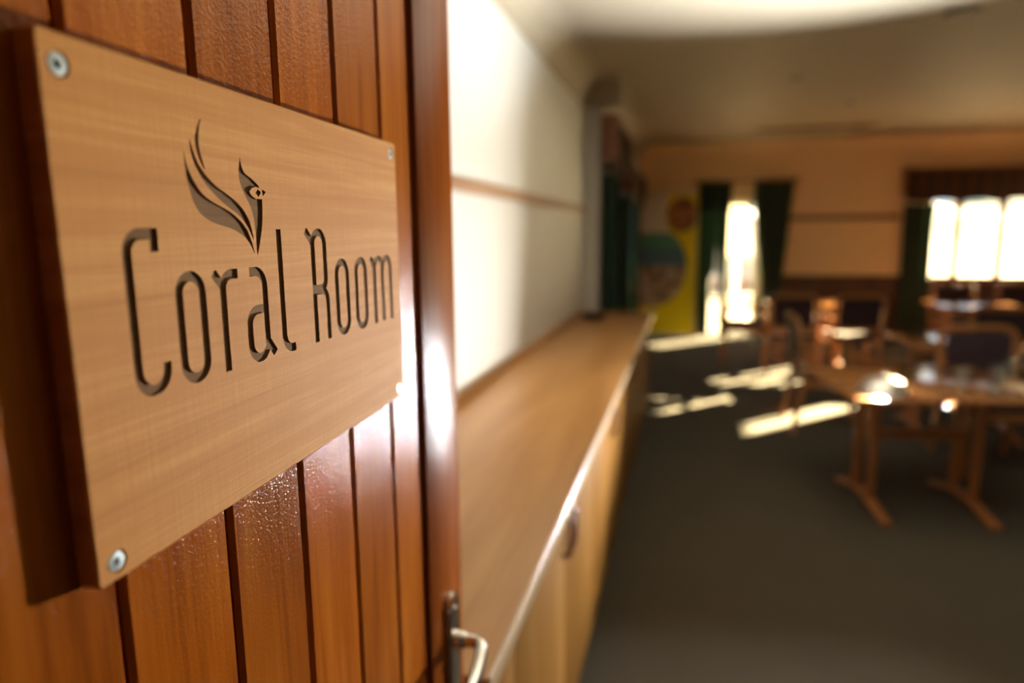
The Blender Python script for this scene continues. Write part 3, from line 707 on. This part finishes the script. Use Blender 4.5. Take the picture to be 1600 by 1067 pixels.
# ------------------------------------------------------------------ things on the nearest table
bm = bmesh.new(); lathe(bm, [(.122, 0), (.127, .004), (.120, .010)] + [(.118 * math.cos(R(a)), .010 + .078 * math.sin(R(a))) for a in range(6, 86, 5)] + [(.006, .088), (.005, .094), (.011, .100), (.012, .107), (0, .111)], 48)  # made-up steel dome, sized and placed so the sun glints here
meta(link_bm('added_dish_cover', bm, M['steel'], None, True, (1.03, 3.84, TH)), 'added steel dish cover, shaped to catch the sun on the nearest table', 'dish cover')
def tumbler(x, y, lab):
    bm = bmesh.new(); lathe(bm, [(0, 0), (.030, 0), (.033, .004), (.038, .105), (.0362, .105), (.031, .012), (0, .010)], 28)
    return meta(link_bm('tumbler', bm, M['tableglass'], None, True, (x, y, TH)), lab, 'glass', 'clear tumblers on the nearest table')
tumbler(1.60, 3.95, 'clear tumbler standing left of the water jug'); tumbler(1.70, 4.20, 'clear tumbler standing behind the water jug'); tumbler(1.50, 4.12, 'clear tumbler farthest from the water jug')
j = empty('water_jug', (1.71, 4.02, TH), label='clear glass water jug on the nearest table', cat='jug')
bm = bmesh.new(); lathe(bm, [(0, 0), (.045, 0), (.055, .01), (.058, .07), (.046, .13), (.042, .165), (.047, .185), (.045, .185), (.040, .165), (.044, .13), (.055, .07), (.052, .014), (0, .01)], 32); link_bm('body', bm, M['tableglass'], j, True)
bm = bmesh.new(); sweep(bm, smooth_path([(.042, 0, .165), (.082, 0, .15), (.09, 0, .10), (.055, 0, .06)], 5), circ(.006, 8), (0, 1, 0)); link_bm('handle', bm, M['tableglass'], j, True)

# ------------------------------------------------------------------ ceiling fittings
v = empty('ceiling_vent', (1.50, 4.70, H), label='small dark air vent in the ceiling nearest the camera', cat='vent')
box('frame', M['grille'], -.085, .085, -.055, .055, -.012, 0, v, .003)
for k in range(5): box('slat', M['black'], -.072, .072, -.042 + k * .019, -.034 + k * .019, -.016, -.006, v)
for (x, y), lab in (((.82, 6.25), 'small dark recessed downlight, nearer of the two'), ((1.52, 7.6), 'small dark recessed downlight, farther of the two')):
    e = empty('recessed_downlight', (x, y, H), label=lab, cat='ceiling light', group='unlit downlights')
    bm = bmesh.new(); lathe(bm, [(.045, 0), (.052, -.004), (.046, -.009), (.038, -.005), (.038, -.001)], 24); link_bm('trim_ring', bm, M['grille'], e, True)
    bm = bmesh.new(); lathe(bm, [(0, -.002), (.037, -.002), (.037, -.0005), (0, -.0005)], 24); link_bm('lamp', bm, M['black'], e, True)
v = empty('linear_air_diffuser', (1.48, 9.25, H), label='long brown slot diffuser in the ceiling before the far wall', cat='vent')
box('frame', M['brown_trim_x'], -.70, .70, -.06, .06, -.014, 0, v, .003)
for k in range(2): box('slot', M['black'], -.67, .67, -.035 + k * .045, -.010 + k * .045, -.017, -.008, v)

# ------------------------------------------------------------------ outside
struct(box('ground', M['paving'], -40, 60, YF + .30, 90, -.25, -.06))
sh = empty('garden_shed', (1.2, 22, -.06), label='low pale grey garden building seen through the glazed door', cat='building')
x = -3.4
while x < 3.4:
    box('plank', M['shed'], x, x + .164, -.02, .02, .12, 2.02, sh, .004, 1); x += .17
box('plinth', M['paving'], -3.42, 3.42, -.05, 1.9, 0, .12, sh)
box('body', M['shed'], -3.38, 3.38, .021, 1.85, .12, 2.0, sh)
bm = bmesh.new(); prism(bm, [(-.25, 2.02), (-.25, 2.07), (2.1, 2.34), (2.1, 2.29)], lambda y, z: (-3.6, y, z), lambda y, z: (3.6, y, z)); link_bm('roof', bm, M['white_metal'], sh)
e = empty('garden_parasol', (.86, 13.2, -.06), label='closed white parasol standing outside the garden door', cat='parasol')
bm = bmesh.new(); lathe(bm, [(0, 0), (.25, 0), (.25, .05), (.05, .08), (.04, .2), (0, .2)], 24); link_bm('base', bm, M['white_metal'], e, True)
bm = bmesh.new(); sweep(bm, [(0, 0, .1), (0, 0, 2.5)], circ(.035, 14)); link_bm('pole', bm, M['white_metal'], e, True)
bm = bmesh.new(); n = 32; rg = []
for z, r in ((1.18, .19), (1.25, .22), (1.6, .19), (2.1, .11), (2.42, .03)):
    rg.append([bm.verts.new((r * (1 + .28 * math.cos(8 * 2 * PI * i / n)) * math.cos(2 * PI * i / n), r * (1 + .28 * math.cos(8 * 2 * PI * i / n)) * math.sin(2 * PI * i / n), z)) for i in range(n)])
for a, b_ in zip(rg, rg[1:]):
    for i in range(n): bm.faces.new((a[i], a[(i + 1) % n], b_[(i + 1) % n], b_[i]))
bm.faces.new(rg[0][::-1]); bm.faces.new(rg[-1]); link_bm('canopy', bm, M['canvas'], e, True)
bm = bmesh.new(); nx, ny = 60, 14
G = [[bm.verts.new((-60 + 200 * i / nx, 85 + 70 * j / ny, -1 + 17 * (j / ny) ** 1.2 * (.6 + .4 * math.sin(i * .35 + j * .2) * math.cos(i * .13)))) for i in range(nx + 1)] for j in range(ny + 1)]
for a, b_ in zip(G, G[1:]):
    for i in range(nx): bm.faces.new((a[i], a[i + 1], b_[i + 1], b_[i]))
h = link_bm('hills', bm, M['hill'], None, True); struct(h)
